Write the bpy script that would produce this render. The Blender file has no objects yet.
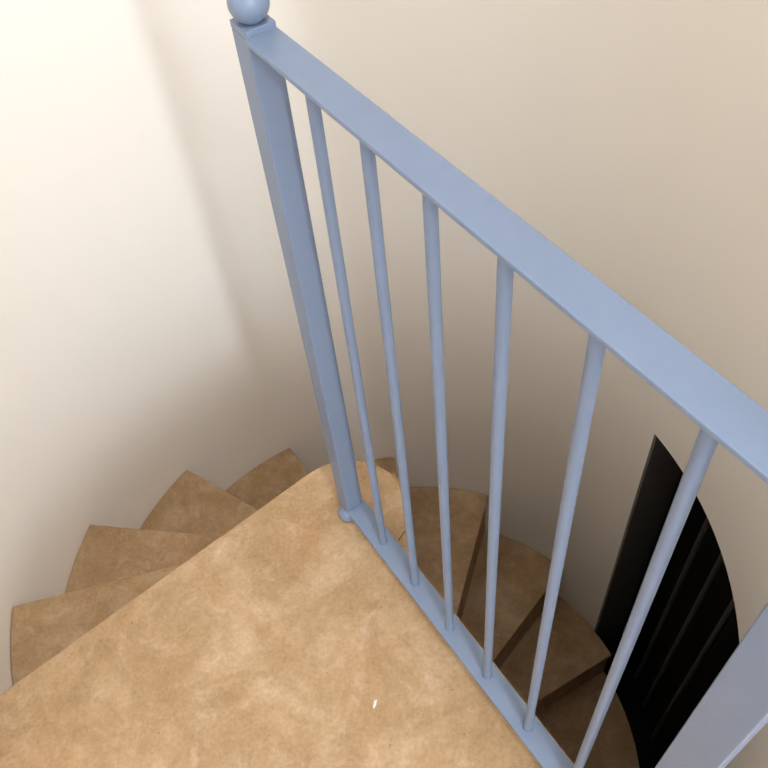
import bpy, bmesh, math, random
from mathutils import Vector, Matrix

# ------------------------------------------------------------------ scale
S = 0.85                      # plan units -> metres
PI = math.pi
def V(x, y, z): return Vector((x * S, y * S, z * S))

scene = bpy.context.scene
C = scene.collection

# ------------------------------------------------------------------ camera
cam_d = bpy.data.cameras.new('camera'); cam = bpy.data.objects.new('camera', cam_d); C.objects.link(cam)
cam_d.sensor_width = 36.0; cam_d.lens = 838.0 / 768.0 * 36.0; cam_d.clip_start = 0.01
rot = Matrix(((0.99170964, 0.12849896, 0.0), (-0.10086218, 0.77841873, -0.61958946), (-0.0796166, 0.61445285, 0.78492604)))
cam.matrix_world = Matrix.Translation(V(0, 0, 1.55)) @ rot.to_4x4()
scene.camera = cam

# ------------------------------------------------------------------ world, daylight, exposure
w = bpy.data.worlds.new('sky'); scene.world = w; w.use_nodes = True
w.node_tree.nodes['Background'].inputs[0].default_value = (0.72, 0.84, 1.0, 1)
w.node_tree.nodes['Background'].inputs[1].default_value = 1.0
vs = scene.view_settings
vs.view_transform = 'Standard'; vs.look = 'None'; vs.gamma = 1.0; vs.use_curve_mapping = False
vs.exposure = 0.02
scene.cycles.max_bounces = 14; scene.cycles.diffuse_bounces = 10

def daylight(name, pos, normal, sx, sz, power, col):
    l = bpy.data.lights.new(name, 'AREA'); l.shape = 'RECTANGLE'; l.size = sx * S; l.size_y = sz * S
    l.energy = power; l.color = col
    o = bpy.data.objects.new(name, l); C.objects.link(o)
    o.location = V(*pos)
    o.rotation_euler = Vector(normal).to_track_quat('-Z', 'Y').to_euler()
    return o
YB = -2.6                     # inner face of the room's back wall
KX, KZ, KH = 1.06, 2.45, 1.50           # centre and height of the tall narrow window
daylight('daylight_narrow_window', (KX, YB + 0.01, KZ), (0, 1, 0), 0.20, KH, 60, (0.89, 0.945, 1.0))
WX, WZ = -0.15, 1.35          # centre of the wide window, unseen, added as ambient fill
daylight('fill_wide_window', (WX, YB + 0.01, WZ), (0, 1, 0), 1.3, 1.7, 21, (0.66, 0.82, 1.0))

SX, SY = 0.43, -0.38           # centre of an unseen skylight, added to brighten the left treads
ZTOP = 3.8
daylight('fill_skylight_lamp', (SX, SY, ZTOP - 0.01), (0, 0, -1), 0.45, 1.0, 49, (0.905, 0.94, 1.0))

# ------------------------------------------------------------------ materials
def new_mat(name):
    m = bpy.data.materials.new(name); m.use_nodes = True
    nt = m.node_tree; b = nt.nodes['Principled BSDF']
    return m, nt, b
def N(nt, t, **kw):
    n = nt.nodes.new(t)
    for k, v in kw.items(): n.inputs[k].default_value = v
    return n
def ramp(nt, fac, stops):
    r = nt.nodes.new('ShaderNodeValToRGB'); cr = r.color_ramp
    while len(cr.elements) < len(stops): cr.elements.new(0.5)
    for e, (p, c) in zip(cr.elements, stops): e.position = p; e.color = (*c, 1)
    nt.links.new(fac, r.inputs[0]); return r.outputs[0]
def coords(nt): 
    return nt.nodes.new('ShaderNodeNewGeometry').outputs['Position']
def noise(nt, co, scale, detail=4, rough=0.55, dist=0.0):
    n = N(nt, 'ShaderNodeTexNoise', Scale=scale, Detail=detail, Roughness=rough, Distortion=dist)
    nt.links.new(co, n.inputs['Vector']); return n.outputs[0]
def mix(nt, mode, fac, a, b):
    m = nt.nodes.new('ShaderNodeMix'); m.data_type = 'RGBA'; m.blend_type = mode
    for s, v in ((0, fac), (6, a), (7, b)):
        if hasattr(v, 'is_output'): nt.links.new(v, m.inputs[s])
        elif s == 0: m.inputs[0].default_value = v
        else: m.inputs[s].default_value = (*v, 1)
    return m.outputs[2]
def bump(nt, b, h, strength, dist):
    n = N(nt, 'ShaderNodeBump', Strength=strength, Distance=dist)
    nt.links.new(h, n.inputs['Height']); nt.links.new(n.outputs[0], b.inputs['Normal'])

def stone_mat():
    m, nt, b = new_mat('honed_limestone'); co = coords(nt)
    base = ramp(nt, noise(nt, co, 6.0, 9, 0.66, 0.5), [(0.30, (0.292, 0.176, 0.082)), (0.50, (0.378, 0.246, 0.130)), (0.66, (0.475, 0.330, 0.198))])
    pale = ramp(nt, noise(nt, co, 18.0, 8, 0.7, 0.6), [(0.52, (0, 0, 0)), (0.74, (0.75, 0.75, 0.75))])
    c1 = mix(nt, 'MIX', pale, base, (0.52, 0.382, 0.262))
    rust = ramp(nt, noise(nt, co, 4.3, 5, 0.6, 0.8), [(0.52, (0, 0, 0)), (0.75, (0.5, 0.5, 0.5))])
    c2 = mix(nt, 'MIX', rust, c1, (0.375, 0.205, 0.092))
    fine = ramp(nt, noise(nt, co, 160.0, 3, 0.6), [(0.30, (0.86, 0.86, 0.86)), (0.65, (1.05, 1.05, 1.05))])
    mott = ramp(nt, noise(nt, co, 38.0, 6, 0.7, 0.3), [(0.34, (0.90, 0.89, 0.85)), (0.50, (1.0, 1.0, 1.0)), (0.66, (1.07, 1.065, 1.07))])
    c2 = mix(nt, 'MULTIPLY', 1.0, c2, mott)
    c3 = mix(nt, 'MULTIPLY', 1.0, c2, fine)
    vor = N(nt, 'ShaderNodeTexVoronoi', Scale=26.0); nt.links.new(co, vor.inputs['Vector'])
    pit = ramp(nt, vor.outputs['Distance'], [(0.02, (0.45, 0.45, 0.45)), (0.05, (1, 1, 1))])
    c4 = mix(nt, 'MULTIPLY', 0.8, c3, pit)
    nt.links.new(c4, b.inputs['Base Color'])
    b.inputs['Roughness'].default_value = 0.55; b.inputs['Specular IOR Level'].default_value = 0.3
    bump(nt, b, noise(nt, co, 60.0, 5, 0.6), 0.08, 0.004)
    return m
def plaster_mat(name, col):
    m, nt, b = new_mat(name); co = coords(nt)
    c = ramp(nt, noise(nt, co, 2.2, 4, 0.5), [(0.3, tuple(v * 0.975 for v in col)), (0.7, col)])
    nt.links.new(c, b.inputs['Base Color'])
    b.inputs['Roughness'].default_value = 0.85; b.inputs['Specular IOR Level'].default_value = 0.15
    bump(nt, b, noise(nt, co, 9.0, 5, 0.5), 0.06, 0.01)
    return m
def paint_mat():
    m, nt, b = new_mat('blue_grey_satin_paint'); co = coords(nt)
    c = ramp(nt, noise(nt, co, 40.0, 3, 0.5), [(0.3, (0.160, 0.207, 0.302)), (0.7, (0.168, 0.217, 0.316))])
    nt.links.new(c, b.inputs['Base Color'])
    b.inputs['Roughness'].default_value = 0.38; b.inputs['Specular IOR Level'].default_value = 0.45
    bump(nt, b, noise(nt, co, 240.0, 3, 0.5), 0.05, 0.001)
    return m
def plain(name, col, rough=0.5, spec=0.4, var=0.08, scale=20.0):
    m, nt, b = new_mat(name); co = coords(nt)
    c = ramp(nt, noise(nt, co, scale, 4, 0.5), [(0.3, tuple(v * (1 - var) for v in col)), (0.7, tuple(v * (1 + var) for v in col))])
    nt.links.new(c, b.inputs['Base Color']); b.inputs['Roughness'].default_value = rough
    b.inputs['Specular IOR Level'].default_value = spec
    return m
STONE = stone_mat()
WALL = plaster_mat('warm_white_plaster', (0.884, 0.849, 0.798))
CEIL = plaster_mat('white_ceiling_paint', (0.84, 0.83, 0.80))
BLUE = paint_mat()
BLACK = plain('black_stained_timber', (0.0025, 0.0026, 0.0028), 0.6, 0.10)
STRIP = plain('highlight_grey_strip', (0.05, 0.05, 0.052), 0.45, 0.4)  # greyer than the planks, paints their edge highlights
FRAME = plain('dark_brown_grey_paint', (0.15, 0.142, 0.135), 0.5, 0.35)
WHITEP = plain('white_window_paint', (0.8, 0.8, 0.78), 0.4, 0.4, 0.02)
FLECK = plain('white_paint_fleck', (0.62, 0.60, 0.57), 0.6, 0.2, 0.02)
MORTAR = plain('dark_joint_mortar', (0.12, 0.08, 0.045), 0.9, 0.1)
ROOM = plaster_mat('sand_coloured_plaster', (0.62, 0.58, 0.52))
GLASS, gnt, gb = new_mat('window_glass'); gb.inputs['Transmission Weight'].default_value = 1.0; gb.inputs['Roughness'].default_value = 0.0
gb.inputs['IOR'].default_value = 1.45

# ------------------------------------------------------------------ helpers
def obj(name, bm, mat, parent=None, smooth=None, bevel=0.0, seg=2):
    bmesh.ops.recalc_face_normals(bm, faces=bm.faces)
    me = bpy.data.meshes.new(name); bm.to_mesh(me); bm.free()
    me.materials.append(mat)
    o = bpy.data.objects.new(name, me); C.objects.link(o)
    if bevel:
        md = o.modifiers.new('bevel', 'BEVEL'); md.width = bevel; md.segments = seg; md.limit_method = 'ANGLE'; md.angle_limit = math.radians(40)
        md.harden_normals = True; me.shade_smooth()
    if smooth is not None:
        me.shade_smooth(); me.set_sharp_from_angle(angle=math.radians(smooth))
    if parent is not None: o.parent = parent
    return o
def empty(name, loc=(0, 0, 0)):
    o = bpy.data.objects.new(name, None); C.objects.link(o); o.location = V(*loc); o.empty_display_size = 0.1
    return o
def adopt(o, parent):         # parent while keeping world-space mesh coordinates
    o.parent = parent; o.matrix_parent_inverse = Matrix.Translation(-parent_world(parent))
    o['w'] = 1
def parent_world(p):
    t = Vector((0, 0, 0))
    while p is not None:
        if 'w' in p: break                                          # its mesh already sits in world coordinates
        t += p.location; p = p.parent
    return t
def prism(bm, poly, z0, z1):
    lo = [bm.verts.new(V(x, y, z0)) for x, y in poly]; hi = [bm.verts.new(V(x, y, z1)) for x, y in poly]
    n = len(poly)
    bm.faces.new(lo[::-1]); bm.faces.new(hi)
    for i in range(n): bm.faces.new((lo[i], lo[(i + 1) % n], hi[(i + 1) % n], hi[i]))
def box(bm, x0, x1, y0, y1, z0, z1): prism(bm, [(x0, y0), (x1, y0), (x1, y1), (x0, y1)], z0, z1)
def lathe(bm, prof, cx, cy, seg=32):
    rings = []
    for r, z in prof:
        if r < 1e-6: rings.append([bm.verts.new(V(cx, cy, z))])
        else: rings.append([bm.verts.new(V(cx + r * math.cos(2 * PI * i / seg), cy + r * math.sin(2 * PI * i / seg), z)) for i in range(seg)])
    for a, b in zip(rings, rings[1:]):
        for i in range(seg):
            j = (i + 1) % seg
            if len(a) == 1: bm.faces.new((a[0], b[i], b[j]))
            elif len(b) == 1: bm.faces.new((a[i], a[j], b[0]))
            else: bm.faces.new((a[i], a[j], b[j], b[i]))
    for ring, rev in ((rings[0], True), (rings[-1], False)):
        if len(ring) > 1: bm.faces.new(ring[::-1] if rev else ring)
def cells(bm, A, B, D, solid, fn):
    """faces of a cell grid A x B x (D0,D1); solid(i,j) tells which cells exist; fn maps to a point"""
    vc = {}
    def vert(i, j, k):
        if (i, j, k) not in vc: vc[i, j, k] = bm.verts.new(fn(A[i], B[j], D[k]))
        return vc[i, j, k]
    na, nb = len(A) - 1, len(B) - 1
    ok = lambda i, j: 0 <= i < na and 0 <= j < nb and solid(i, j)
    for i in range(na):
        for j in range(nb):
            if not ok(i, j): continue
            for k in (0, 1): bm.faces.new([vert(i, j, k), vert(i + 1, j, k), vert(i + 1, j + 1, k), vert(i, j + 1, k)])
            if not ok(i - 1, j): bm.faces.new([vert(i, j, 0), vert(i, j + 1, 0), vert(i, j + 1, 1), vert(i, j, 1)])
            if not ok(i + 1, j): bm.faces.new([vert(i + 1, j, 0), vert(i + 1, j + 1, 0), vert(i + 1, j + 1, 1), vert(i + 1, j, 1)])
            if not ok(i, j - 1): bm.faces.new([vert(i, j, 0), vert(i + 1, j, 0), vert(i + 1, j, 1), vert(i, j, 1)])
            if not ok(i, j + 1): bm.faces.new([vert(i, j + 1, 0), vert(i + 1, j + 1, 0), vert(i + 1, j + 1, 1), vert(i, j + 1, 1)])
def structure(o, label=None):
    o['kind'] = 'structure'
    if label: o['label'] = label
    return o
def thing(o, label, cat, group=None):
    o['label'] = label; o['category'] = cat
    if group: o['group'] = group
    return o
rad = math.radians

# ------------------------------------------------------------------ the round stairwell
CX, CY, RW, TH = -0.0255, 0.9866, 0.93, 0.22
ZFLOOR = -2.47
DOOR_A0, DOOR_A1, DOOR_TOP = -22.0, 26.3, -0.70
JAMB_R, JAMB_L = -66.2, -140.0          # the opening through which one steps onto the landing
def head(a): return -0.640 - 0.0036 * (DOOR_A1 - min(max(a, -40.0), DOOR_A1))   # the door head is not quite level
def on_wall(a, r=RW): return (CX + r * math.cos(rad(a)), CY + r * math.sin(rad(a)))
angs = sorted(set([DOOR_A0, DOOR_A1, JAMB_R, 360 + JAMB_L] + [JAMB_R + i * (360 + JAMB_L - JAMB_R) / 96 for i in range(97)]))
angs = [a for i, a in enumerate(angs) if a in (DOOR_A0, DOOR_A1, JAMB_R, 360 + JAMB_L) or all(abs(a - d) > 1.0 for d in (DOOR_A0, DOOR_A1))]
full = angs + [360 + JAMB_L + (JAMB_R - JAMB_L) * i / 24 for i in range(1, 25)]
zs = [ZFLOOR, DOOR_TOP, -0.06, ZTOP]
def solid(i, j):
    a = (full[i] + full[i + 1]) / 2; z = (zs[j] + zs[j + 1]) / 2
    if DOOR_A0 < a < DOOR_A1 and ZFLOOR < z < DOOR_TOP: return False
    if a > 360 + JAMB_L and z > -0.06: return False
    return True
bm = bmesh.new()
cells(bm, full, zs, (0, 1), solid, lambda a, z, k: V(*on_wall(a, RW + TH * k), head(a) if z == DOOR_TOP else z))
bmesh.ops.remove_doubles(bm, verts=bm.verts, dist=1e-5)
structure(obj('wall_stairwell', bm, WALL, smooth=30), 'curved warm white plaster wall around the winding stair')

bm = bmesh.new(); prism(bm, [on_wall(a * 7.5, RW + TH) for a in range(48)], ZFLOOR - 0.08, ZFLOOR)
structure(obj('floor_lower', bm, STONE), 'limestone floor in the dark at the foot of the winding stair')

# ------------------------------------------------------------------ the room behind the camera
XL, XR = -1.75, 2.25
bm = bmesh.new()
jl, jr = on_wall(JAMB_L, RW + TH), on_wall(JAMB_R, RW + TH)
a0, a1 = on_wall(JAMB_L, RW), on_wall(JAMB_R, RW)
prism(bm, [(XL, YB), (XR, YB), (XR, jr[1]), jr, a1, a0, jl, (XL, jl[1])], -0.055, 0.0)
structure(obj('floor_upper', bm, STONE), 'limestone floor of the room beside the landing')
def rect_wall(name, X, Z, D, holes, fn, label):
    bm = bmesh.new()
    def sol(i, j):
        x = (X[i] + X[i + 1]) / 2; z = (Z[j] + Z[j + 1]) / 2
        return not any(h[0] < x < h[1] and h[2] < z < h[3] for h in holes)
    cells(bm, X, Z, (0, 1), sol, lambda x, z, k: fn(x, z, D[k]))
    return structure(obj(name, bm, WALL), label)
hole1 = (KX - 0.13, KX + 0.13, KZ - KH / 2 - 0.02, KZ + KH / 2 + 0.02); hole2 = (WX - 0.68, WX + 0.68, WZ - 0.88, WZ + 0.88)
rect_wall('wall_back', [XL, hole2[0], hole2[1], hole1[0], hole1[1], XR], sorted([0, hole2[2], hole2[3], hole1[2], hole1[3], ZTOP]), (YB, YB - 0.22),
          [hole1, hole2], lambda x, z, d: V(x, d, z), 'white back wall with the windows')
for name, x0, x1, y0, y1 in (('wall_left', XL - 0.15, XL, YB, jl[1]), ('wall_right', XR, XR + 0.15, YB, jr[1]),
                             ('wall_front_left', XL - 0.15, jl[0], jl[1], jl[1] + 0.15), ('wall_front_right', jr[0], XR + 0.15, jr[1], jr[1] + 0.15)):
    bm = bmesh.new()
    if name == 'wall_front_left':
        prism(bm, [(x0, y0), (x1, y0), on_wall(JAMB_L - 0.0, RW + TH), on_wall(JAMB_L - 8, RW + TH), (x0, y1)], 0, ZTOP)
    elif name == 'wall_front_right':
        prism(bm, [(x0, y0), (x1, y0), (x1, y1), on_wall(JAMB_R + 9, RW + TH)], 0, ZTOP)
    else: box(bm, x0, x1, y0, y1, 0, ZTOP)
    structure(obj(name, bm, ROOM if 'left' in name else WALL), 'plain wall of the room behind the landing')
SK = (SX - 0.25, SX + 0.25, SY - 0.53, SY + 0.53)
bm = bmesh.new()
cells(bm, [XL - 0.2, SK[0], SK[1], XR + 0.2], [YB - 0.25, SK[2], SK[3], CY + RW + TH + 0.05], (0, 1), lambda i, j: not (i == 1 and j == 1), lambda x, y, k: V(x, y, ZTOP + 0.14 * k))
structure(obj('ceiling', bm, CEIL), 'white ceiling over the room and stairwell')
sky = empty('fill_skylight', (SX, SY, ZTOP + 0.14)); structure(sky, 'unseen small skylight added in the ceiling behind the landing as fill light')
bm = bmesh.new()
for a, b, c, d in ((SK[0], SK[0] + 0.03, SK[2], SK[3]), (SK[1] - 0.03, SK[1], SK[2], SK[3]), (SK[0] + 0.03, SK[1] - 0.03, SK[2], SK[2] + 0.03), (SK[0] + 0.03, SK[1] - 0.03, SK[3] - 0.03, SK[3])):
    box(bm, a, b, c, d, ZTOP + 0.10, ZTOP + 0.15)
adopt(obj('window_frame', bm, WHITEP), sky)
bm = bmesh.new(); box(bm, SK[0] + 0.03, SK[1] - 0.03, SK[2] + 0.03, SK[3] - 0.03, ZTOP + 0.12, ZTOP + 0.127); adopt(obj('pane', bm, GLASS), sky)
def window(name, h, nx, nz, label):
    x0, x1, z0, z1 = h; yb = YB - 0.12
    e = empty(name, ((x0 + x1) / 2, yb, z0)); structure(e, label)
    f = 0.03
    bm = bmesh.new()
    for a, b, c, d in ((x0, x0 + f, z0, z1), (x1 - f, x1, z0, z1), (x0 + f, x1 - f, z0, z0 + f), (x0 + f, x1 - f, z1 - f, z1)): box(bm, a, b, yb - 0.03, yb, c, d)
    adopt(obj('window_frame', bm, WHITEP), e)
    for i in range(1, nx):
        x = x0 + (x1 - x0) * i / nx; bm = bmesh.new(); box(bm, x - 0.01, x + 0.01, yb - 0.025, yb - 0.005, z0 + f, z1 - f); adopt(obj('glazing_bar', bm, WHITEP), e)
    for i in range(nx):
        bm = bmesh.new(); xa = x0 + (x1 - x0) * i / nx + (f if i == 0 else 0.01); xb = x0 + (x1 - x0) * (i + 1) / nx - (f if i == nx - 1 else 0.01)
        box(bm, xa, xb, yb - 0.018, yb - 0.012, z0 + f, z1 - f); adopt(obj('pane', bm, GLASS), e)
window('window_1', hole1, 1, 1, 'tall narrow window in the back wall')
window('fill_window', hole2, 2, 1, 'unseen wide window with two panes added in the back wall as fill light')

# ------------------------------------------------------------------ the winding stair
CORE = (-0.055, 0.958); RC = 0.070
TIP = (-0.100, 0.908); RT = 0.116
u = Vector((0.47885, -0.87790)); n = Vector((0.87790, 0.47885))      # along the railing, and towards the well
B1 = Vector((-0.042, 0.790))                                        # foot of the first baluster
def rp(t, o): p = B1 + u * t + n * o; return (p.x, p.y)
stair = empty('winding_staircase', (CORE[0], CORE[1], ZFLOOR))
thing(stair, 'winding limestone staircase dropping round from the broad landing into darkness', 'staircase')
def hit_circle(p, d, c, r):
    px, py = p[0] - c[0], p[1] - c[1]; b = px * d[0] + py * d[1]; q = px * px + py * py - r * r
    return -b + math.sqrt(b * b - q)
# landing slab: straight nosing on the left, round tip, straight edge below the railing
ed = Vector((0.8327, 0.5537)); en = Vector((-0.5537, 0.8327)); e3 = Vector((-0.209, 0.989))
s_tip = (Vector(TIP) - e3).dot(ed)
tl = Vector(TIP) + en * ((e3 - Vector(TIP)).dot(en)) + ed * (-0.02)
p0 = e3 - ed * hit_circle(e3, -ed, (CX, CY), RW - 0.002)
aL = math.degrees(math.atan2(p0.y - CY, p0.x - CX))
LEDGE = 0.036                                                       # landing edge beyond the rail's centre line
q0 = Vector(rp(0.045, LEDGE)); q1 = q0 + u * hit_circle(q0, u, (CX, CY), RW - 0.002)
aR = math.degrees(math.atan2(q1.y - CY, q1.x - CX))
poly = [(p0.x, p0.y)]
tip = [Vector(p) for p in [(-0.27, 0.9485), (-0.209, 0.989), (-0.173, 1.0105), (-0.141, 1.0215), (-0.107, 1.0235), (-0.074, 1.018), (-0.051, 1.008), (-0.030, 0.994),
       (-0.014, 0.978), (-0.003, 0.958), (0.004, 0.933), (0.007, 0.906), (0.006, 0.878), (0.004, 0.850), (0.003, 0.826), (q0.x, q0.y)]]
for i in range(1, len(tip) - 2):
    for k in range(3):
        t = k / 3; a, b, c, d = tip[i - 1:i + 3]
        p = 0.5 * (2 * b + (c - a) * t + (2 * a - 5 * b + 4 * c - d) * t * t + (3 * b - a - 3 * c + d) * t ** 3); poly.append((p.x, p.y))
poly.append(tuple(tip[-2]))
poly += [(q0.x, q0.y), (q1.x, q1.y)]
JR = min(aR - 0.5, JAMB_R)
m = 14
for i in range(1, m):
    a = aR + (JAMB_R - aR) * i / m
    if a < aR: poly.append(on_wall(a, RW - 0.002))
ja1 = on_wall(JAMB_R, RW - 0.002); ja0 = on_wall(JAMB_L, RW - 0.002)
poly += [ja1, ja0]
for i in range(1, 6): poly.append(on_wall(JAMB_L + (aL - JAMB_L) * i / 6, RW - 0.002))
bm = bmesh.new(); prism(bm, poly[::-1], -0.055, 0.0)
adopt(obj('landing_slab', bm, STONE, bevel=0.004), stair)
stair.children[0]['label'] = 'broad honed limestone landing with a rounded tip'
g0, g1 = Vector(rp(0.020, 0.0300)), Vector(rp(0.006, 0.052))
# treads
ang = {0: aL % 360, 1: 184.2, 2: 161.3, 3: 137.2, 4: 113.2, 5: 88.4, 6: 63.8, 7: 40.3, 8: 18.3}
dirs = {1: 7.6, 2: -13.7, 3: -38.3, 4: -62.8, 5: -87.4, 6: -112.9, 7: -135.8, 8: -156.8}
zz = {0: 0.0, 1: -0.280, 2: -0.553, 3: -0.825, 4: -1.095, 5: -1.365, 6: -1.612, 7: -1.935, 8: -2.22, 9: ZFLOOR}
RI = RW - 0.002
def nose(k):
    if k == 0: P = p0; d = ed
    else: P = Vector(on_wall(ang[k], RI)); d = Vector((math.cos(rad(dirs[k])), math.sin(rad(dirs[k]))))
    m = Vector((CX, CY)) - P; L = m.dot(d); off2 = m.length_squared - L * L
    return P, d, L - math.sqrt(max(0.0, (0.21 if k == 0 else 0.095) ** 2 - off2))
TT = 0.035
for k in range(1, 9):
    P, d, L = nose(k); P2, d2, L2 = nose(k - 1)
    Q = P + d * L
    r2 = Vector((-d2.y, d2.x))                                       # towards the uphill side
    if r2.dot(P - P2) > 0: r2 = -r2
    back = 0.03
    A = P2 + r2 * back
    s = -hit_circle(A, -d2, (CX, CY), RI); A = A + d2 * s
    Bk = P2 + d2 * L2 + r2 * back
    aA = math.degrees(math.atan2(A.y - CY, A.x - CX)) % 360
    aP = ang[k]
    poly = [tuple(P), tuple(Q), CORE, tuple(Bk), tuple(A)]
    for i in range(1, 10): poly.append(on_wall(aA + (aP - aA) * i / 10, RI))
    bm = bmesh.new(); prism(bm, poly, zz[k] - TT, zz[k])
    adopt(obj('tread', bm, STONE, bevel=0.003), stair)
for k in range(0, 9):
    P, d, L = nose(k); r = Vector((-d.y, d.x))
    ref = Vector(on_wall(ang[k] + 20, RI)) - P
    if r.dot(ref) < 0: r = -r                                        # uphill
    a, b = 0.012, 0.032
    pa = P + r * a; pa = pa + d * (-hit_circle(pa, -d, (CX, CY), RI)); pb = P + r * b; pb = pb + d * (-hit_circle(pb, -d, (CX, CY), RI))
    L3 = L
    bm = bmesh.new(); top = zz[k] - (0.055 if k == 0 else TT)
    prism(bm, [tuple(pa), tuple(P + r * a + d * L3), tuple(P + r * b + d * L3), tuple(pb)], zz[k + 1], top)
    adopt(obj('riser', bm, STONE), stair)
bm = bmesh.new(); lathe(bm, [(0.092, ZFLOOR), (0.092, -1.36), (RC, -1.34), (RC, -0.055)], *CORE, seg=40)
adopt(obj('core_column', bm, STONE, smooth=40), stair)

# joint between round tip and landing edge, and a fleck of paint on the stone
bm = bmesh.new()
j0, j1 = Vector((-0.012, 0.812)), Vector((0.0035, 0.832)); jd = (j1 - j0).normalized(); jn = Vector((-jd.y, jd.x)) * 0.0012
prism(bm, [tuple(j0 + jn), tuple(j0 - jn), tuple(j1 - jn), tuple(j1 + jn)], -0.002, 0.0006)
adopt(obj('joint', bm, MORTAR), stair)

# ------------------------------------------------------------------ the dark door at the foot of the stair
door = empty('door_1', (0.99, 1.0, ZFLOOR)); structure(door, 'black vertical plank door in the curved wall at the foot of the stair')
XD = 0.990
ys = [1.492, 1.240, 1.110, 0.975, 0.840, 0.705, 0.570]
for i in range(6):
    bm = bmesh.new(); y1, y0 = ys[i] - 0.003, ys[i + 1] + 0.003
    pts = [(XD + 0.03, y0), (XD + 0.03, y1)]
    for k in range(9):
        t = k / 8; pts.append((XD + 0.010 * (2 * t - 1) ** 4, y1 + (y0 - y1) * t))
    prism(bm, pts, ZFLOOR + 0.012, DOOR_TOP + 0.10)
    adopt(obj('plank', bm, BLACK, smooth=30), door)
for y in [1.442] + ys[1:6]:  # added strips, their grey stands in for highlights along the plank joints
    bm = bmesh.new(); pts = [(XD - 0.012 * math.sin(PI * k / 8) + 0.004, y + 0.011 * math.cos(PI * k / 8)) for k in range(9)]
    prism(bm, pts, ZFLOOR + 0.012, DOOR_TOP + 0.10)
    adopt(obj('highlight_strip', bm, STRIP, smooth=40), door)
bm = bmesh.new(); box(bm, XD + 0.031, XD + 0.045, 0.50, 1.60, ZFLOOR, DOOR_TOP + 0.15)
adopt(obj('backing_board', bm, BLACK), door)
# dark lining of the opening: jambs, head and threshold
fr = empty('door_frame', (0.9, 1.0, ZFLOOR)); fr.parent = door; fr.location = V(0.9 - 0.99, 0, 0)
for a, sg in ((DOOR_A1, -1), (DOOR_A0, 1)):
    tx, ty = -math.sin(rad(a)) * sg * 0.010, math.cos(rad(a)) * sg * 0.010
    pa, pb = on_wall(a, RW + 0.001), on_wall(a, RW + TH)
    bm = bmesh.new(); prism(bm, [pa, pb, (pb[0] + tx, pb[1] + ty), (pa[0] + tx, pa[1] + ty)], ZFLOOR + 0.0005, head(a) - 0.001)
    adopt(obj('jamb_lining', bm, FRAME), fr)
bm = bmesh.new()
prism(bm, [on_wall(DOOR_A0 + 0.62 + i * (DOOR_A1 - DOOR_A0 - 1.24) / 10, RW + 0.002) for i in range(11)] + [on_wall(DOOR_A1 - 0.52, RW + TH), on_wall(DOOR_A0 + 0.52, RW + TH)], ZFLOOR + 0.0005, ZFLOOR + 0.01)
adopt(obj('threshold', bm, BLACK), fr)

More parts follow.
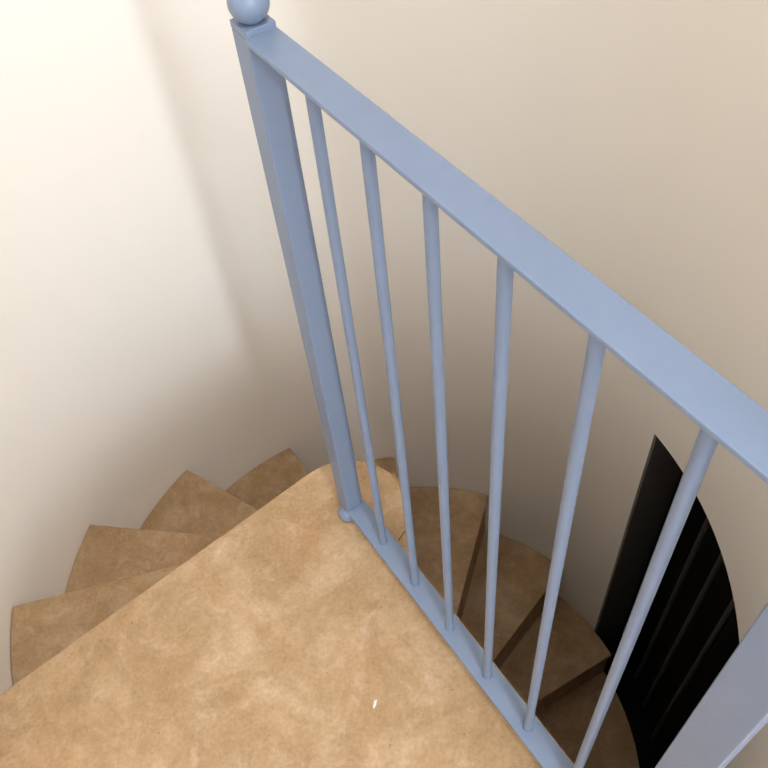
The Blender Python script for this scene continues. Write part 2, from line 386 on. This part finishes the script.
# ------------------------------------------------------------------ the blue-grey metal railing
W2 = 0.0230
rail = empty('stair_railing', (*rp(-0.085, 0), 0.0))
thing(rail, 'blue-grey painted metal railing guarding the landing edge', 'railing')
def rbox(bm, t0, t1, o0, o1, z0, z1): prism(bm, [rp(t0, o0), rp(t1, o0), rp(t1, o1), rp(t0, o1)], z0, z1)
def post(t, tb, o, w, zb, ft, fo):
    """square post w wide centred at t (top) and tb (bottom) along the rail line, o across it"""
    h = w / 2; bm = bmesh.new()
    lo = [bm.verts.new(V(*rp(tb + a, o + b), zb)) for a, b in ((-h, -h), (h, -h), (h, h), (-h, h))]
    hi = [bm.verts.new(V(*rp(t + a, o + b), 1.088)) for a, b in ((-h, -h), (h, -h), (h, h), (-h, h))]
    bm.faces.new(lo[::-1]); bm.faces.new(hi)
    for i in range(4): bm.faces.new((lo[i], lo[(i + 1) % 4], hi[(i + 1) % 4], hi[i]))
    p = obj('newel_post', bm, BLUE, bevel=0.0016); adopt(p, rail)
    cx, cy = rp(t, o)
    bm = bmesh.new(); rbox(bm, t - h, t + h, o - h, o + h, 1.088, 1.0965)
    c = obj('post_cap', bm, BLUE, bevel=0.0007); adopt(c, p)
    bm = bmesh.new(); r = 0.0226; zc = 1.0965 + 0.0200
    lathe(bm, [(0.009, 1.0965)] + [(r * math.sin(PI * k / 20), zc - r * math.cos(PI * k / 20)) for k in range(3, 20)] + [(0, zc + r)], cx, cy, 32)
    b = obj('ball_finial', bm, BLUE, smooth=60); adopt(b, p)
    bm = bmesh.new(); r = 0.021; zc = 0.0185
    cx, cy = rp(ft, fo)
    lathe(bm, [(0.010, 0.0005)] + [(r * math.sin(PI * k / 16), zc - r * 0.88 * math.cos(PI * k / 16)) for k in range(3, 14)] + [(0.010, zb + 0.001)], cx, cy, 28)
    f = obj('ball_foot', bm, BLUE, smooth=60); adopt(f, p)
    return p
post(-0.0965, -0.1170, -0.002, 0.037, 0.036, -0.114, -0.014)
post(0.664, 0.664, 0.0, 0.046, 0.036, 0.664, 0.0)
bm = bmesh.new(); prism(bm, [rp(-0.0785, -0.0235), rp(0.6415, -0.0210), rp(0.6415, 0.0195), rp(-0.0785, 0.0170)], 1.083, 1.0895); adopt(obj('handrail', bm, BLUE, bevel=0.0013), rail)
bm = bmesh.new(); rbox(bm, -0.0985, 0.6415, -0.0215, 0.0225, 0.042, 0.050); adopt(obj('bottom_rail', bm, BLUE, bevel=0.0013), rail)
rb = 0.0072
bm = bmesh.new()
lathe(bm, [(rb * 1.22, 0.0495), (rb * 1.22, 0.0525), (rb * 1.02, 0.056), (rb, 0.060), (rb, 1.0835)], 0, 0, 24)
first = obj('baluster', bm, BLUE, smooth=50)
for i in range(6):
    o = first if i == 0 else first.copy()
    if i: C.objects.link(o)
    x, y = rp(0.1097 * i, 0.0)
    o.parent = rail; o.location = V(x, y, 0) - rail.location
    lean = (0.013, 0.006, 0.0, -0.003, -0.003, -0.002)[i] / 1.03        # hand-set bars, a hair out of plumb
    o.rotation_euler = (-u.y * lean, u.x * lean, 0)

# ------------------------------------------------------------------ the fleck of paint on the landing
random.seed(4)
fc = (-0.0907, 0.494)
bm = bmesh.new()
pts = [(0.012 * math.cos(a) * r, 0.006 * math.sin(a) * r) for a, r in [(k * 2 * PI / 11, random.uniform(0.35, 1.0)) for k in range(11)]]
prism(bm, [(fc[0] + x * 0.5 - y * 0.6, fc[1] + x * 0.85 + y * 0.5) for x, y in pts], 0.0002, 0.0012)
thing(obj('paint_fleck', bm, FLECK), 'tiny white paint fleck lying on the limestone landing', 'fleck')
